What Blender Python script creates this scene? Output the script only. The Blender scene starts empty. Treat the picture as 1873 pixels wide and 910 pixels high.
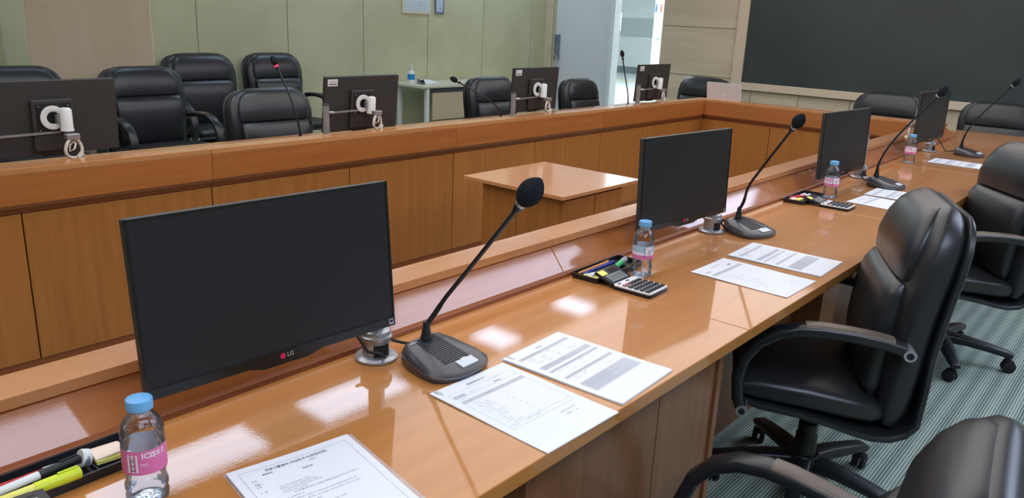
import bpy, math, random
from mathutils import Vector, Matrix
random.seed(7)
D = 0.73                      # desk surface height (camera calibration: eye 0.707 m above the desk)

# ------------------------------------------------------------------ camera
sc = bpy.context.scene
col = sc.collection
cam_d = bpy.data.cameras.new('camera'); cam = bpy.data.objects.new('camera', cam_d); col.objects.link(cam)
CR = Matrix(((0.757629, -0.214962, 0.616271), (0.651332, 0.188219, -0.735078), (0.042020, 0.958313, 0.282612)))
cam.matrix_world = Matrix.Translation((0, 0, D + 0.7069)) @ CR.to_4x4()
cam_d.sensor_width = 36; cam_d.lens = 36 * 1436.5 / 1873; cam_d.clip_start = 0.02; cam_d.clip_end = 200
sc.camera = cam

# ------------------------------------------------------------------ world, exposure
w = bpy.data.worlds.new('world'); sc.world = w; w.use_nodes = True
w.node_tree.nodes['Background'].inputs[0].default_value = (0.80, 0.88, 1.0, 1)
w.node_tree.nodes['Background'].inputs[1].default_value = 0.35
sc.view_settings.view_transform = 'Standard'; sc.view_settings.look = 'None'
sc.view_settings.gamma = 1; sc.view_settings.use_curve_mapping = False
sc.view_settings.exposure = 0.40
sc.cycles.use_denoising = True
sc.cycles.max_bounces = 8; sc.cycles.transparent_max_bounces = 12; sc.cycles.transmission_bounces = 8
sc.cycles.caustics_refractive = False; sc.cycles.caustics_reflective = False
PANEL_E = 6.2      # luminous ceiling panels on the camera side
STRIP_E = 5.4      # fluorescent troffers over the far desk, and the added fill by the green wall
GLOW_E = 1.45      # back-lit stretch ceiling in the middle
HALL_E = 16.0

# ------------------------------------------------------------------ materials
def s2l(c):
    return tuple((x/255/12.92 if x/255 <= .04045 else ((x/255+.055)/1.055)**2.4) for x in c) + (1,)
MATS = {}
def mat(name, rgb, rough=.5, metal=0, coat=0, coat_r=.05, spec=.5, emit=0, alpha=1, trans=0, ior=1.45):
    m = bpy.data.materials.new(name); m.use_nodes = True; b = m.node_tree.nodes['Principled BSDF']
    b.inputs['Base Color'].default_value = s2l(rgb); b.inputs['Roughness'].default_value = rough
    b.inputs['Metallic'].default_value = metal; b.inputs['Coat Weight'].default_value = coat
    b.inputs['Coat Roughness'].default_value = coat_r; b.inputs['Specular IOR Level'].default_value = spec
    b.inputs['Transmission Weight'].default_value = trans; b.inputs['IOR'].default_value = ior
    b.inputs['Alpha'].default_value = alpha
    if emit:
        b.inputs['Emission Color'].default_value = s2l(rgb); b.inputs['Emission Strength'].default_value = emit
    MATS[name] = m; return m
def nodes(m): return m.node_tree.nodes, m.node_tree.links, m.node_tree.nodes['Principled BSDF']
def noise_mix(m, a, b, scale, stretch=(1, 1, 1), detail=4, bump=0, bscale=None, rnd=0, lo=.35, hi=.65, bdist=.001):
    n, l, p = nodes(m)
    tc = n.new('ShaderNodeTexCoord'); mp = n.new('ShaderNodeMapping'); mp.inputs['Scale'].default_value = stretch
    l.new(tc.outputs['Object'], mp.inputs['Vector'])
    oi = n.new('ShaderNodeObjectInfo')
    mu = n.new('ShaderNodeMath'); mu.operation = 'MULTIPLY'; mu.inputs[1].default_value = 37
    l.new(oi.outputs['Random'], mu.inputs[0])
    t = n.new('ShaderNodeTexNoise'); t.noise_dimensions = '4D'; t.inputs['Scale'].default_value = scale; t.inputs['Detail'].default_value = detail
    l.new(mp.outputs[0], t.inputs['Vector']); l.new(mu.outputs[0], t.inputs['W'])
    r = n.new('ShaderNodeValToRGB'); r.color_ramp.elements[0].position = lo; r.color_ramp.elements[1].position = hi
    r.color_ramp.elements[0].color = s2l(a); r.color_ramp.elements[1].color = s2l(b)
    l.new(t.outputs['Fac'], r.inputs[0])
    out = r.outputs[0]
    if rnd:
        h = n.new('ShaderNodeHueSaturation'); mr = n.new('ShaderNodeMapRange')
        mr.inputs['To Min'].default_value = 1-rnd; mr.inputs['To Max'].default_value = 1+rnd
        l.new(oi.outputs['Random'], mr.inputs['Value']); l.new(mr.outputs[0], h.inputs['Value']); l.new(out, h.inputs['Color']); out = h.outputs[0]
    l.new(out, p.inputs['Base Color'])
    if bump:
        t2 = n.new('ShaderNodeTexNoise'); t2.inputs['Scale'].default_value = bscale or scale*4; t2.inputs['Detail'].default_value = 2
        l.new(tc.outputs['Object'], t2.inputs['Vector'])
        bp = n.new('ShaderNodeBump'); bp.inputs['Strength'].default_value = bump; bp.inputs['Distance'].default_value = bdist
        l.new(t2.outputs['Fac'], bp.inputs['Height']); l.new(bp.outputs[0], p.inputs['Normal'])
        if 'Coat Normal' in p.inputs: l.new(bp.outputs[0], p.inputs['Coat Normal'])
    return m
def wood(name, a, b, axis, rough=.45, coat=1, cr=.08, rnd=.05, bump=.12):
    m = mat(name, a, rough, coat=coat, coat_r=cr, spec=.3)
    st = {'x': (.5, 9, 9), 'y': (9, .5, 9), 'z': (9, 9, .5)}[axis]
    return noise_mix(m, a, b, 4, st, 6, bump, 260, rnd, .3, .7, .0004)
W_TOP = wood('varnished_desktop_wood', (180, 116, 56), (193, 129, 67), 'y', cr=.04, bump=.08)
W_LEDGE = wood('varnished_ledge_wood', (192, 130, 80), (203, 142, 92), 'y', cr=.10)
W_APRON = wood('varnished_apron_wood', (170, 100, 48), (183, 113, 58), 'y', cr=.06, bump=.05)
W_FASC = wood('fascia_wood', (164, 96, 44), (177, 108, 53), 'y', coat=.5, cr=.25)
W_FASCX = wood('end_fascia_wood', (168, 100, 52), (181, 112, 62), 'x', coat=.5, cr=.25)
W_PANEL = wood('well_panel_wood', (156, 98, 44), (173, 112, 55), 'z', coat=.25, cr=.3, rnd=.06)
W_DARK = wood('moulding_wood', (130, 70, 34), (144, 82, 44), 'y', coat=.4, cr=.3)
W_MOD = wood('modesty_panel_wood', (120, 78, 48), (136, 90, 58), 'z', coat=.5, cr=.15)
FABRIC = noise_mix(mat('green_wall_fabric', (190, 188, 154), .9, spec=.1), (192, 190, 155), (202, 200, 166), 3, bump=.4, bscale=350)
TAN = noise_mix(mat('tan_wall_veneer', (184, 166, 136), .6, spec=.3), (196, 177, 148), (206, 188, 160), 6, (1, 1, .2), bump=.2, bscale=200)
TANX = noise_mix(mat('end_wall_veneer', (206, 192, 166), .55, spec=.3), (200, 186, 158), (212, 198, 172), 6, (.2, 1, 2), bump=.2, bscale=200)
BEIGE = mat('beige_frame_paint', (212, 195, 170), .5)
CREAM = mat('cream_paint', (196, 192, 162), .6)
BOARD = noise_mix(mat('blackboard_slate', (54, 62, 62), .5, spec=.5), (51, 59, 59), (58, 66, 66), 2, bump=.1, bscale=300)
WHITE = mat('white_paint', (224, 226, 226), .5)
CEIL = mat('ceiling_paint', (226, 226, 224), .8)
LEATHER = noise_mix(mat('black_leather', (33, 35, 38), .34, spec=.65), (30, 32, 35), (37, 39, 42), 5, bump=.12, bscale=420)
LEATH_B = noise_mix(mat('warm_sheen_leather', (96, 82, 70), .42, spec=.6), (88, 76, 65), (106, 92, 80), 6, bump=.3, bscale=400)  # warm light reflected on the arm pads, painted in as brown
PLAST = mat('black_plastic', (30, 33, 37), .36)
BEZEL = mat('gloss_black_bezel', (20, 21, 22), .22)
SCREEN = mat('matte_black_screen', (34, 34, 36), .42, spec=.35)
MONBACK = mat('monitor_back_plastic', (54, 53, 52), .5)
SILVER = mat('satin_silver', (172, 176, 182), .28, metal=.6)
CHROME = mat('chrome', (210, 212, 214), .15, metal=1)
WPLAST = mat('white_plastic', (226, 228, 228), .35)
GRAPH = noise_mix(mat('graphite_base', (76, 76, 80), .28, metal=.3), (74, 74, 78), (84, 84, 88), 8)
GRILL = mat('dark_grille', (40, 40, 42), .5)
FOAM = noise_mix(mat('black_foam', (34, 36, 42), .95, spec=.1), (26, 28, 33), (46, 48, 54), 400, bump=.8, bscale=900)
RUBBER = mat('black_rubber', (22, 22, 24), .6)
PAPER = mat('white_paper', (232, 234, 238), .7, spec=.2)
INK = mat('black_ink', (58, 60, 66), .8)
INKL = mat('grey_ink', (120, 122, 128), .8)
BAR = mat('grey_print_bar', (194, 196, 202), .8)
def clear_film(name, base, k):
    """thin clear plastic: see-through, with Fresnel reflections"""
    m = bpy.data.materials.new(name); m.use_nodes = True; n = m.node_tree.nodes; l = m.node_tree.links; n.clear()
    o = n.new('ShaderNodeOutputMaterial'); t = n.new('ShaderNodeBsdfTransparent'); t.inputs[0].default_value = s2l(base)
    g = n.new('ShaderNodeBsdfGlossy'); g.inputs['Roughness'].default_value = .06; g.inputs['Color'].default_value = (.95, .97, 1, 1)
    lw = n.new('ShaderNodeFresnel'); lw.inputs['IOR'].default_value = 1.45
    mu = n.new('ShaderNodeMath'); mu.operation = 'MULTIPLY'; mu.use_clamp = True; mu.inputs[1].default_value = k; l.new(lw.outputs[0], mu.inputs[0])
    bt = n.new('ShaderNodeTexCoord'); w_ = n.new('ShaderNodeTexNoise'); w_.inputs['Scale'].default_value = 90; w_.inputs['Detail'].default_value = 1
    l.new(bt.outputs['Object'], w_.inputs['Vector']); b = n.new('ShaderNodeBump'); b.inputs['Strength'].default_value = .5; b.inputs['Distance'].default_value = .003
    l.new(w_.outputs['Fac'], b.inputs['Height']); l.new(b.outputs[0], g.inputs['Normal']); l.new(b.outputs[0], lw.inputs['Normal'])
    mx = n.new('ShaderNodeMixShader'); l.new(mu.outputs[0], mx.inputs[0]); l.new(t.outputs[0], mx.inputs[1]); l.new(g.outputs[0], mx.inputs[2]); l.new(mx.outputs[0], o.inputs[0])
    return m
PET = clear_film('clear_pet', (252, 253, 254), .9)
WATER = clear_film('water', (250, 252, 254), .35)
CAPB = mat('sky_blue_cap', (110, 176, 224), .4)
PINK = mat('pink_label', (224, 120, 178), .4)
def film(m):
    n, l, p = nodes(m); g = n.new('ShaderNodeNewGeometry'); x = n.new('ShaderNodeMix'); x.data_type = 'RGBA'
    x.inputs[6].default_value = p.inputs['Base Color'].default_value; x.inputs[7].default_value = s2l((236, 232, 236))
    l.new(g.outputs['Backfacing'], x.inputs[0]); l.new(x.outputs[2], p.inputs['Base Color'])
film(PINK)
LBLW = mat('white_label_print', (240, 236, 242), .4)
LBLB = mat('pale_blue_label', (176, 206, 226), .4)
LBLP = mat('pale_pink_label', (226, 190, 216), .4)
for _m in (LBLW, LBLB, LBLP): film(_m)
REDP = mat('red_pen_plastic', (180, 30, 40), .25)
BLUEP = mat('blue_pen_plastic', (44, 52, 140), .3)
ORANGEP = mat('orange_pencil', (226, 150, 70), .4)
YELP = mat('yellow_highlighter', (212, 226, 50), .35)
GREENP = mat('green_highlighter', (60, 190, 110), .35)
STICKY = mat('yellow_note', (238, 232, 120), .7)
PEACH = mat('peach_note', (244, 222, 204), .7)
LCD = mat('lcd_grey', (112, 118, 112), .25)
KEYB = mat('key_black', (40, 42, 46), .4)
KEYR = mat('key_maroon', (150, 90, 96), .4)
CLEARP = mat('clear_sleeve', (235, 238, 240), .12, alpha=.22)
LGRED = mat('logo_red', (196, 30, 74), .4)
LGGREY = mat('logo_grey', (176, 178, 180), .4)
REDLIT = mat('lit_red_ring', (255, 30, 70), .4, emit=3)
TBLTOP = mat('cream_laminate', (206, 206, 184), .35)
TBLPAN = mat('beige_modesty', (196, 182, 152), .5)
ALU = mat('aluminium_lid', (208, 211, 216), .4, metal=0)
SANI = mat('sanitizer_blue', (30, 140, 210), .4)
LOCKM = mat('lock_grey', (128, 138, 150), .35, metal=.4)
HALLW = mat('lobby_wall_paint', (212, 220, 218), .6)
HALLD = mat('lobby_band', (176, 186, 182), .6)
HALLF = mat('lobby_floor', (206, 214, 212), .3)
HALLB = mat('lobby_baseboard', (120, 130, 130), .6)
YEL = mat('yellow_floor_tape', (226, 220, 120), .6)
CABLE_W = mat('white_cable', (214, 210, 198), .5)
POSTER = mat('poster_paper', (206, 218, 222), .5)
POSTER2 = mat('poster_blue_tint', (196, 208, 226), .5)
POSTERF = mat('poster_frame_cream', (222, 214, 196), .5)
GREYB = mat('poster_holder_grey', (112, 124, 138), .5)
def carpet():
    m = mat('striped_carpet', (110, 120, 112), .95, spec=.05); n, l, p = nodes(m)
    tc = n.new('ShaderNodeNewGeometry'); sx = n.new('ShaderNodeSeparateXYZ'); l.new(tc.outputs['Position'], sx.inputs[0])
    def sn(freq, ph):
        a = n.new('ShaderNodeMath'); a.operation = 'MULTIPLY_ADD'; a.inputs[1].default_value = 2*math.pi*freq; a.inputs[2].default_value = ph
        l.new(sx.outputs['X'], a.inputs[0]); s = n.new('ShaderNodeMath'); s.operation = 'SINE'; l.new(a.outputs[0], s.inputs[0]); return s
    s1 = sn(98, 0); s2 = sn(14, 1.0)
    ad = n.new('ShaderNodeMath'); ad.operation = 'MULTIPLY_ADD'; ad.inputs[1].default_value = .45; l.new(s2.outputs[0], ad.inputs[0]); l.new(s1.outputs[0], ad.inputs[2])
    ns = n.new('ShaderNodeTexNoise'); ns.inputs['Scale'].default_value = 260; l.new(tc.outputs['Position'], ns.inputs['Vector'])
    ad2 = n.new('ShaderNodeMath'); ad2.operation = 'MULTIPLY_ADD'; ad2.inputs[1].default_value = 1.6; l.new(ns.outputs['Fac'], ad2.inputs[0]); l.new(ad.outputs[0], ad2.inputs[2])
    r = n.new('ShaderNodeValToRGB'); mr = n.new('ShaderNodeMapRange'); mr.inputs['From Min'].default_value = -.6; mr.inputs['From Max'].default_value = 2.3
    l.new(ad2.outputs[0], mr.inputs['Value']); l.new(mr.outputs[0], r.inputs[0])
    r.color_ramp.elements[0].color = s2l((96, 110, 105)); r.color_ramp.elements[1].color = s2l((172, 184, 168))
    r.color_ramp.elements[0].position = .25; r.color_ramp.elements[1].position = .75
    l.new(r.outputs[0], p.inputs['Base Color'])
    return m
CARPET = carpet()
def emitter(name, rgb, e):
    m = bpy.data.materials.new(name); m.use_nodes = True; n = m.node_tree.nodes; n.clear()
    em = n.new('ShaderNodeEmission'); em.inputs[0].default_value = s2l(rgb); em.inputs[1].default_value = e
    o = n.new('ShaderNodeOutputMaterial'); m.node_tree.links.new(em.outputs[0], o.inputs[0]); return m
E_PANEL = emitter('luminous_panel', (212, 226, 255), PANEL_E)
E_STRIP = emitter('fluorescent_diffuser', (206, 228, 255), STRIP_E)
E_GLOW = emitter('stretch_ceiling_glow', (255, 248, 244), GLOW_E)
E_HALL = emitter('lobby_diffuser', (232, 244, 252), HALL_E)

# ------------------------------------------------------------------ mesh builder
def T(p): return Vector(p)
class MB:
    def __init__(s): s.v = []; s.f = []; s.m = []; s.cur = 0
    def add(s, vs, fs):
        o = len(s.v); s.v += [Vector(p) for p in vs]; s.f += [tuple(i+o for i in f) for f in fs]; s.m += [s.cur]*len(fs); return s
    def mt(s, i): s.cur = i; return s
    def box(s, x0, x1, y0, y1, z0, z1, M=None):
        vs = [Vector((x, y, z)) for z in (z0, z1) for y in (y0, y1) for x in (x0, x1)]
        if M: vs = [M @ p for p in vs]
        return s.add(vs, [(0, 2, 3, 1), (4, 5, 7, 6), (0, 1, 5, 4), (2, 6, 7, 3), (0, 4, 6, 2), (1, 3, 7, 5)])
    def rbox(s, x0, x1, y0, y1, z0, z1, r, n=4, M=None):      # rounded in plan (xy)
        pts = []
        for cx, cy, a0 in ((x1-r, y1-r, 0), (x0+r, y1-r, 90), (x0+r, y0+r, 180), (x1-r, y0+r, 270)):
            for k in range(n+1):
                a = math.radians(a0 + 90*k/n); pts.append((cx+r*math.cos(a), cy+r*math.sin(a)))
        return s.prism([(p[0], p[1], z0) for p in pts], (0, 0, z1-z0), M)
    def prism(s, base, vec, M=None):
        n = len(base); vec = Vector(vec); vs = [Vector(p) for p in base] + [Vector(p)+vec for p in base]
        if M: vs = [M @ p for p in vs]
        return s.add(vs, [tuple(range(n))[::-1], tuple(range(n, 2*n))] + [(i, (i+1) % n, n+(i+1) % n, n+i) for i in range(n)])
    def rings(s, R, cap=True, closed=True):
        n = len(R[0]); vs = [p for r in R for p in r]; fs = []
        for k in range(len(R)-1):
            for i in range(n if closed else n-1):
                j = (i+1) % n; fs.append((k*n+i, k*n+j, (k+1)*n+j, (k+1)*n+i))
        if cap: fs.append(tuple(range(n))[::-1]); fs.append(tuple((len(R)-1)*n+i for i in range(n)))
        return s.add(vs, fs)
    def tube(s, path, r, n=10, cap=True):
        path = [Vector(p) for p in path]; m = len(path); rs = r if isinstance(r, (list, tuple)) else [r]*m
        R = []; up = None
        for i, p in enumerate(path):
            t = (path[min(i+1, m-1)]-path[max(i-1, 0)]).normalized()
            if up is None:
                up = t.orthogonal().normalized()
            else:
                up = (up - t*up.dot(t)).normalized()
            b = t.cross(up)
            R.append([p + (up*math.cos(2*math.pi*k/n)+b*math.sin(2*math.pi*k/n))*rs[i] for k in range(n)])
        return s.rings(R, cap)
    def cyl(s, p0, p1, r0, r1=None, n=20): return s.tube([p0, p1], [r0, r0 if r1 is None else r1], n)
    def lathe(s, prof, c=(0, 0, 0), n=24, M=None, cap=True):
        c = Vector(c); R = [[c+Vector((r*math.cos(2*math.pi*k/n), r*math.sin(2*math.pi*k/n), z)) for k in range(n)] for r, z in prof]
        if M: R = [[M @ p for p in r] for r in R]
        return s.rings(R, cap)
    def loft(s, secs, n=20, e=3.0, X=Vector((1, 0, 0))):
        # secs: (center, halfwidth along X, halfthickness along N); N = perpendicular in the path plane
        R = []; m = len(secs)
        for i, (c, a, b) in enumerate(secs):
            t = (Vector(secs[min(i+1, m-1)][0]) - Vector(secs[max(i-1, 0)][0])).normalized(); N = X.cross(t).normalized()
            ring = []
            for k in range(n):
                an = 2*math.pi*(k+.5)/n; ca, sa = math.cos(an), math.sin(an)
                ring.append(Vector(c) + X*a*math.copysign(abs(ca)**(2/e), ca) + N*b*math.copysign(abs(sa)**(2/e), sa))
            R.append(ring)
        return s.rings(R)
    def build(s, name, mats, parent=None, smooth=False, bevel=0, world=False, M=None, loc=None):
        me = bpy.data.meshes.new(name)
        vs = s.v
        if M: vs = [M @ p for p in vs]
        if world and parent: vs = [p - parent.location for p in vs]
        me.from_pydata([tuple(p) for p in vs], [], s.f); me.update()
        mats = mats if isinstance(mats, (list, tuple)) else [mats]
        for m in mats: me.materials.append(m)
        me.polygons.foreach_set('material_index', s.m)
        if smooth:
            me.polygons.foreach_set('use_smooth', [True]*len(me.polygons))
            if smooth != 'all': me.set_sharp_from_angle(angle=math.radians(40))
        o = bpy.data.objects.new(name, me); col.objects.link(o)
        if parent: o.parent = parent
        if loc: o.location = loc
        if bevel:
            b = o.modifiers.new('bevel', 'BEVEL'); b.width = bevel; b.segments = 2; b.limit_method = 'ANGLE'; b.angle_limit = math.radians(50)
        return o
def tag(o, label=None, cat=None, group=None, kind=None):
    for k, v in (('label', label), ('category', cat), ('group', group), ('kind', kind)):
        if v: o[k] = v
    return o
def thing(name, label, cat, loc=(0, 0, 0), rz=0, group=None):
    o = bpy.data.objects.new(name, None); col.objects.link(o); o.location = loc; o.rotation_euler = (0, 0, rz)
    o.empty_display_size = .05
    return tag(o, label, cat, group)
def struct(name, mb, m, parent=None, label=None, **k):
    o = mb.build(name, m, parent, **k); o['kind'] = 'structure'
    if label: o['label'] = label
    return o
def copy_tree(o, parent=None):
    c = o.copy(); col.objects.link(c)
    if parent: c.parent = parent
    for ch in [x for x in o.children]: copy_tree(ch, c)
    return c
def text(body, size, m, name, parent, M, extrude=0.0001, deform=None, align='CENTER', bold=0):
    cu = bpy.data.curves.new(name, 'FONT'); cu.body = body; cu.size = size; cu.align_x = align; cu.align_y = 'CENTER'; cu.extrude = extrude; cu.resolution_u = 2
    cu.offset = bold
    ob = bpy.data.objects.new(name+'_tmp', cu); col.objects.link(ob)
    dg = bpy.context.evaluated_depsgraph_get(); me = bpy.data.meshes.new_from_object(ob.evaluated_get(dg))
    bpy.data.objects.remove(ob); bpy.data.curves.remove(cu)
    for v in me.vertices:
        p = Vector(v.co)
        if deform: p = deform(p)
        v.co = M @ p
    me.name = name; me.materials.clear(); me.materials.append(m)
    o = bpy.data.objects.new(name, me); col.objects.link(o); o.parent = parent
    return o
RZ = lambda a: Matrix.Rotation(a, 4, 'Z')
RY = lambda a: Matrix.Rotation(a, 4, 'Y')
RX = lambda a: Matrix.Rotation(a, 4, 'X')
TR = lambda *p: Matrix.Translation(p)

# ------------------------------------------------------------------ room shell
XL, YE, XR, YF, HC = -6.55, 8.3, 3.2, -3.0, 2.63
floor = struct('floor', MB().box(XL, XR, YF, YE, -.05, -.006), mat('carpet_backing', (70, 78, 74), .9), label='floor of the meeting room under the carpet tiles')
tile_mb = MB().box(.0008, .4992, .0008, .4992, 0, .006)
tile0 = None
for i in range(9):
    for j in range(12):
        if tile0 is None: tile0 = tile_mb.build('carpet_tile', CARPET, floor); t_ = tile0
        else: t_ = tile0.copy(); col.objects.link(t_)
        t_.location = (-1.75+.5*i, .75+.5*j, -.006)
big = MB().box(XL, -1.752, YF, YE, -.006, 0).box(2.752, XR, YF, YE, -.006, 0).box(-1.75, 2.75, YF, .748, -.006, 0).box(-1.75, 2.75, 6.752, YE, -.006, 0)
big.build('carpet', CARPET, floor)
# left wall: fabric panels 0.9 m wide
wl = struct('wall_left', MB().box(XL-.15, XL-.012, YF, YE, 0, HC), CREAM, label='left wall behind the opposite chairs')
yy = 3.52 - .895*7
while yy < YE-.05:
    y1 = min(yy+.895, YE)
    MB().box(XL-.012, XL, yy+.004, y1-.004, .1, HC-.002).build('fabric_panel', FABRIC, wl, bevel=.003); yy += .895
struct('baseboard_left', MB().box(XL-.012, XL+.012, YF, YE, 0, .1), mat('baseboard_brown', (120, 96, 70), .5))
# square column standing out of the left wall
cl = struct('wall_column', MB().box(XL, -6.07, 2.04, 2.90, 0, HC), mat('column_side_lit_cream', (232, 224, 196), .6), label='square column standing out of the left wall')  # paler cream stands in for the light on the column's side
MB().box(-6.07, -6.06, 2.045, 2.89, .0, HC).build('veneer_panel', TAN, cl)
# end wall, opening to the lobby at x -5.50..-4.84
we = struct('wall_back', MB().box(-4.84, XR, YE+.02, YE+.16, 0, HC).box(XL, -4.84, YE+.02, YE+.16, 2.25, HC), CREAM, label='end wall carrying the blackboard')
for (x0, x1, zs) in ((-4.84, -3.90, (0, .34, .89, 1.416, 2.03, HC)),):
    for a, b in zip(zs, zs[1:]): MB().box(x0+.002, x1, YE, YE+.02, a+.003, b-.003).build('veneer_panel', TANX, we, bevel=.002)
x = -3.90
xs = [-3.90, -3.67] + [-3.67+.53*k for k in range(1, 14)]
for a, b in zip(xs, xs[1:]):
    MB().box(a+.003, min(b, XR)-.003, YE, YE+.02, .003, .785).build('veneer_panel', TANX, we, bevel=.002)
MB().box(-3.9, XR, YE, YE+.02, .86, HC).build('backing_panel', TANX, we)
bb = thing('blackboard', 'large dark slate board in a pale wood frame on the end wall', 'board', (-.9, YE, .86))
MB().box(-3.78, 2.3, YE-.022, YE, .863, 2.45).build('board_surface', BOARD, bb, world=True)
MB().box(-3.895, -3.78, YE-.045, YE, .785, 2.55).build('frame_stile', BEIGE, bb, world=True, bevel=.004)
MB().box(2.3, 2.42, YE-.045, YE, .785, 2.55).build('frame_stile', BEIGE, bb, world=True, bevel=.004)
MB().box(-3.78, 2.3, YE-.045, YE, .785, .863).build('frame_rail', BEIGE, bb, world=True, bevel=.004)
MB().box(-3.78, 2.3, YE-.045, YE, 2.45, 2.55).build('frame_rail', BEIGE, bb, world=True, bevel=.004)
# door leaf and frame
struct('trim_1', MB().box(-6.55, -6.43, YE-.02, YE+.12, 0, 2.2).box(-6.55, -4.84, YE-.02, YE+.12, 2.2, 2.26), BEIGE, bevel=.004, label='beige door frame left of the lobby opening')
dr = struct('door_1', MB().box(-6.395, -5.56, YE+.01, YE+.05, .01, 2.19), mat('door_white_laminate', (218, 222, 226), .4), label='pale door leaf with an electronic lock beside the opening', bevel=.003)
MB().box(-6.425, -6.40, YE+.0, YE+.045, .01, 2.19).build('lock_stile', CREAM, dr, bevel=.002)
lk = MB().rbox(-.035, .035, -.018, .018, 0, .31, .012).build('electronic_lock', LOCKM, dr, smooth=True, loc=(-6.345, YE-.008, .94))
MB().box(-.02, .02, -.023, -.018, .20, .28).build('keypad', mat('keypad_blue', (96, 116, 146), .3), lk)
MB().tube([(0, -.018, .07), (.0, -.045, .07), (.03, -.05, .04), (.05, -.05, -.06)], .009, 8).build('lever_handle', SILVER, lk, smooth=True)
MB().box(-6.455, -6.445, YE-.024, YE-.02, 1.02, 1.07).build('strike_plate', SILVER, dr)
struct('trim_3', MB().box(-5.55, -5.49, YE-.02, YE+.12, 0, 2.2), mat('jamb_white', (222, 230, 234), .4), bevel=.003, label='white door jamb between the leaf and the opening')
# lobby beyond
struct('floor_lobby', MB().box(-20, 2, YE+.0, 22, -.05, -.002), HALLF, label='pale polished lobby floor beyond the opening')
hw = struct('wall_lobby', MB().box(-20, 2, 20.4, 20.6, 0, 3.2), HALLW, label='lobby wall far beyond the opening')
MB().box(-20, 2, 20.37, 20.4, 1.05, 1.55).build('wall_band', HALLD, hw)
MB().box(-20, 2, 20.37, 20.4, 0, .18).build('skirting', HALLB, hw)
struct('ceiling_lobby', MB().box(-20, 2, YE+.16, 22, 3.2, 3.25), CEIL)
struct('trim_2', MB().box(-11.6, -9.8, 17.6, 17.7, 0, .004), YEL, label='yellow tape line on the lobby floor')
pr = struct('wall_lobby_pier', MB().box(-6.27, -3, 10.5, 10.7, 0, 3.2), mat('pier_white', (222, 234, 240), .5), label='white wall pier in the lobby behind the opening')
for k, (c, nm) in enumerate((((90, 120, 165), 'blue'), ((190, 120, 105), 'red'))):
    m = mat('sign_'+nm, c, .5); g = MB()
    g.box(-.012, .012, -.004, 0, -.065, .02); g.lathe([(.001, -.0), (.013, 0), (.013, .004), (.001, .004)], (0, 0, 0), 14, M=TR(0, 0, .038) @ RX(math.pi/2))
    o = g.build('restroom_sign', m, None, loc=(-6.245+.085*k, 10.495, 1.66)); tag(o, 'small %s restroom pictogram on the white lobby pier' % nm, 'sign')
lsw = MB().rbox(-.045, .045, -.06, .06, 0, .01, .008).build('switch_plate', WPLAST, None, M=RX(math.pi/2)); lsw.location = (-6.175, 10.495, 1.29); tag(lsw, 'white light switch on the lobby pier below the signs', 'switch')
t = thing('sign_stand', 'slim pole stand with a narrow white-framed sign in the lobby', 'sign', (-6.24, 9.5, 0))
MB().lathe([(.12, 0), (.12, .01), (.02, .015)], n=24).build('foot', WHITE, t, smooth=True)
MB().cyl((0, 0, .012), (0, 0, 1.33), .012).build('pole', SILVER, t, smooth=True)
sg = MB().box(-.05, .05, -.012, .012, 1.32, 1.56).build('sign_frame', WHITE, t); MB().box(-.035, .035, -.0135, -.012, 1.36, 1.54).build('sign_face', mat('teal_face', (60, 120, 140), .5), sg)
lobby_light = MB().box(-9.5, -4.0, 9.2, 9.8, 3.17, 3.195).box(-13, -8, 13, 14.5, 3.17, 3.195).build('lobby_ceiling_light', E_HALL); tag(lobby_light, 'white luminous strip in the lobby ceiling', 'ceiling light')
# unseen walls and ceiling
struct('wall_right', MB().box(XR, XR+.1, YF, YE, 0, HC), FABRIC); struct('wall_front', MB().box(XL, XR, YF-.1, YF, 0, HC), FABRIC)
struct('ceiling', MB().box(XL, XR, YF, YE, HC, HC+.1), CEIL)
def lamp(name, x0, x1, y0, y1, m, label, g=None):
    t = thing(name, label, 'ceiling light', ((x0+x1)/2, (y0+y1)/2, HC-.04), 0, g)
    MB().box(x0, x1, y0, y1, HC-.03, HC-.012).build('diffuser', m, t, world=True)
    f = .03
    MB().box(x0-f, x0, y0-f, y1+f, HC-.04, HC).box(x1, x1+f, y0-f, y1+f, HC-.04, HC).box(x0, x1, y0-f, y0, HC-.04, HC).box(x0, x1, y1, y1+f, HC-.04, HC).build('frame', WHITE, t, world=True)
for k, (a, b) in enumerate(((-.75, 1.28), (2.95, 4.87), (6.55, 8.15))):
    lamp('luminous_ceiling_panel', .13, 1.5, a, b, E_PANEL, 'wide luminous ceiling panel above the near chairs', 'luminous panels above the near chairs')
for k, (a, b) in enumerate(((1.35, 2.35), (2.75, 3.5), (4.45, 4.75), (5.55, 5.85), (6.75, 7.05))):
    lamp('ceiling_emitter', -4.18, -3.8, a, b, E_STRIP, ('nearest', 'second', 'third', 'fourth', 'farthest')[k] + ' fluorescent troffer above the opposite desk', 'troffers above the opposite desk')
for k, (a, b) in enumerate(((.2, 1.4), (2.2, 3.4), (4.2, 5.4), (6.2, 7.8))):
    lamp('ceiling_emitter', -6.3, -5.9, a, b, E_STRIP, ('nearest', 'second', 'third', 'farthest')[k] + ' added fill light along the green wall', 'added fill lights along the green wall')  # unseen row added to brighten the green wall
lamp('stretch_ceiling_light', -3.74, -.9, -.5, 7.9, E_GLOW, 'large softly back-lit stretch ceiling over the middle of the room')

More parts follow.
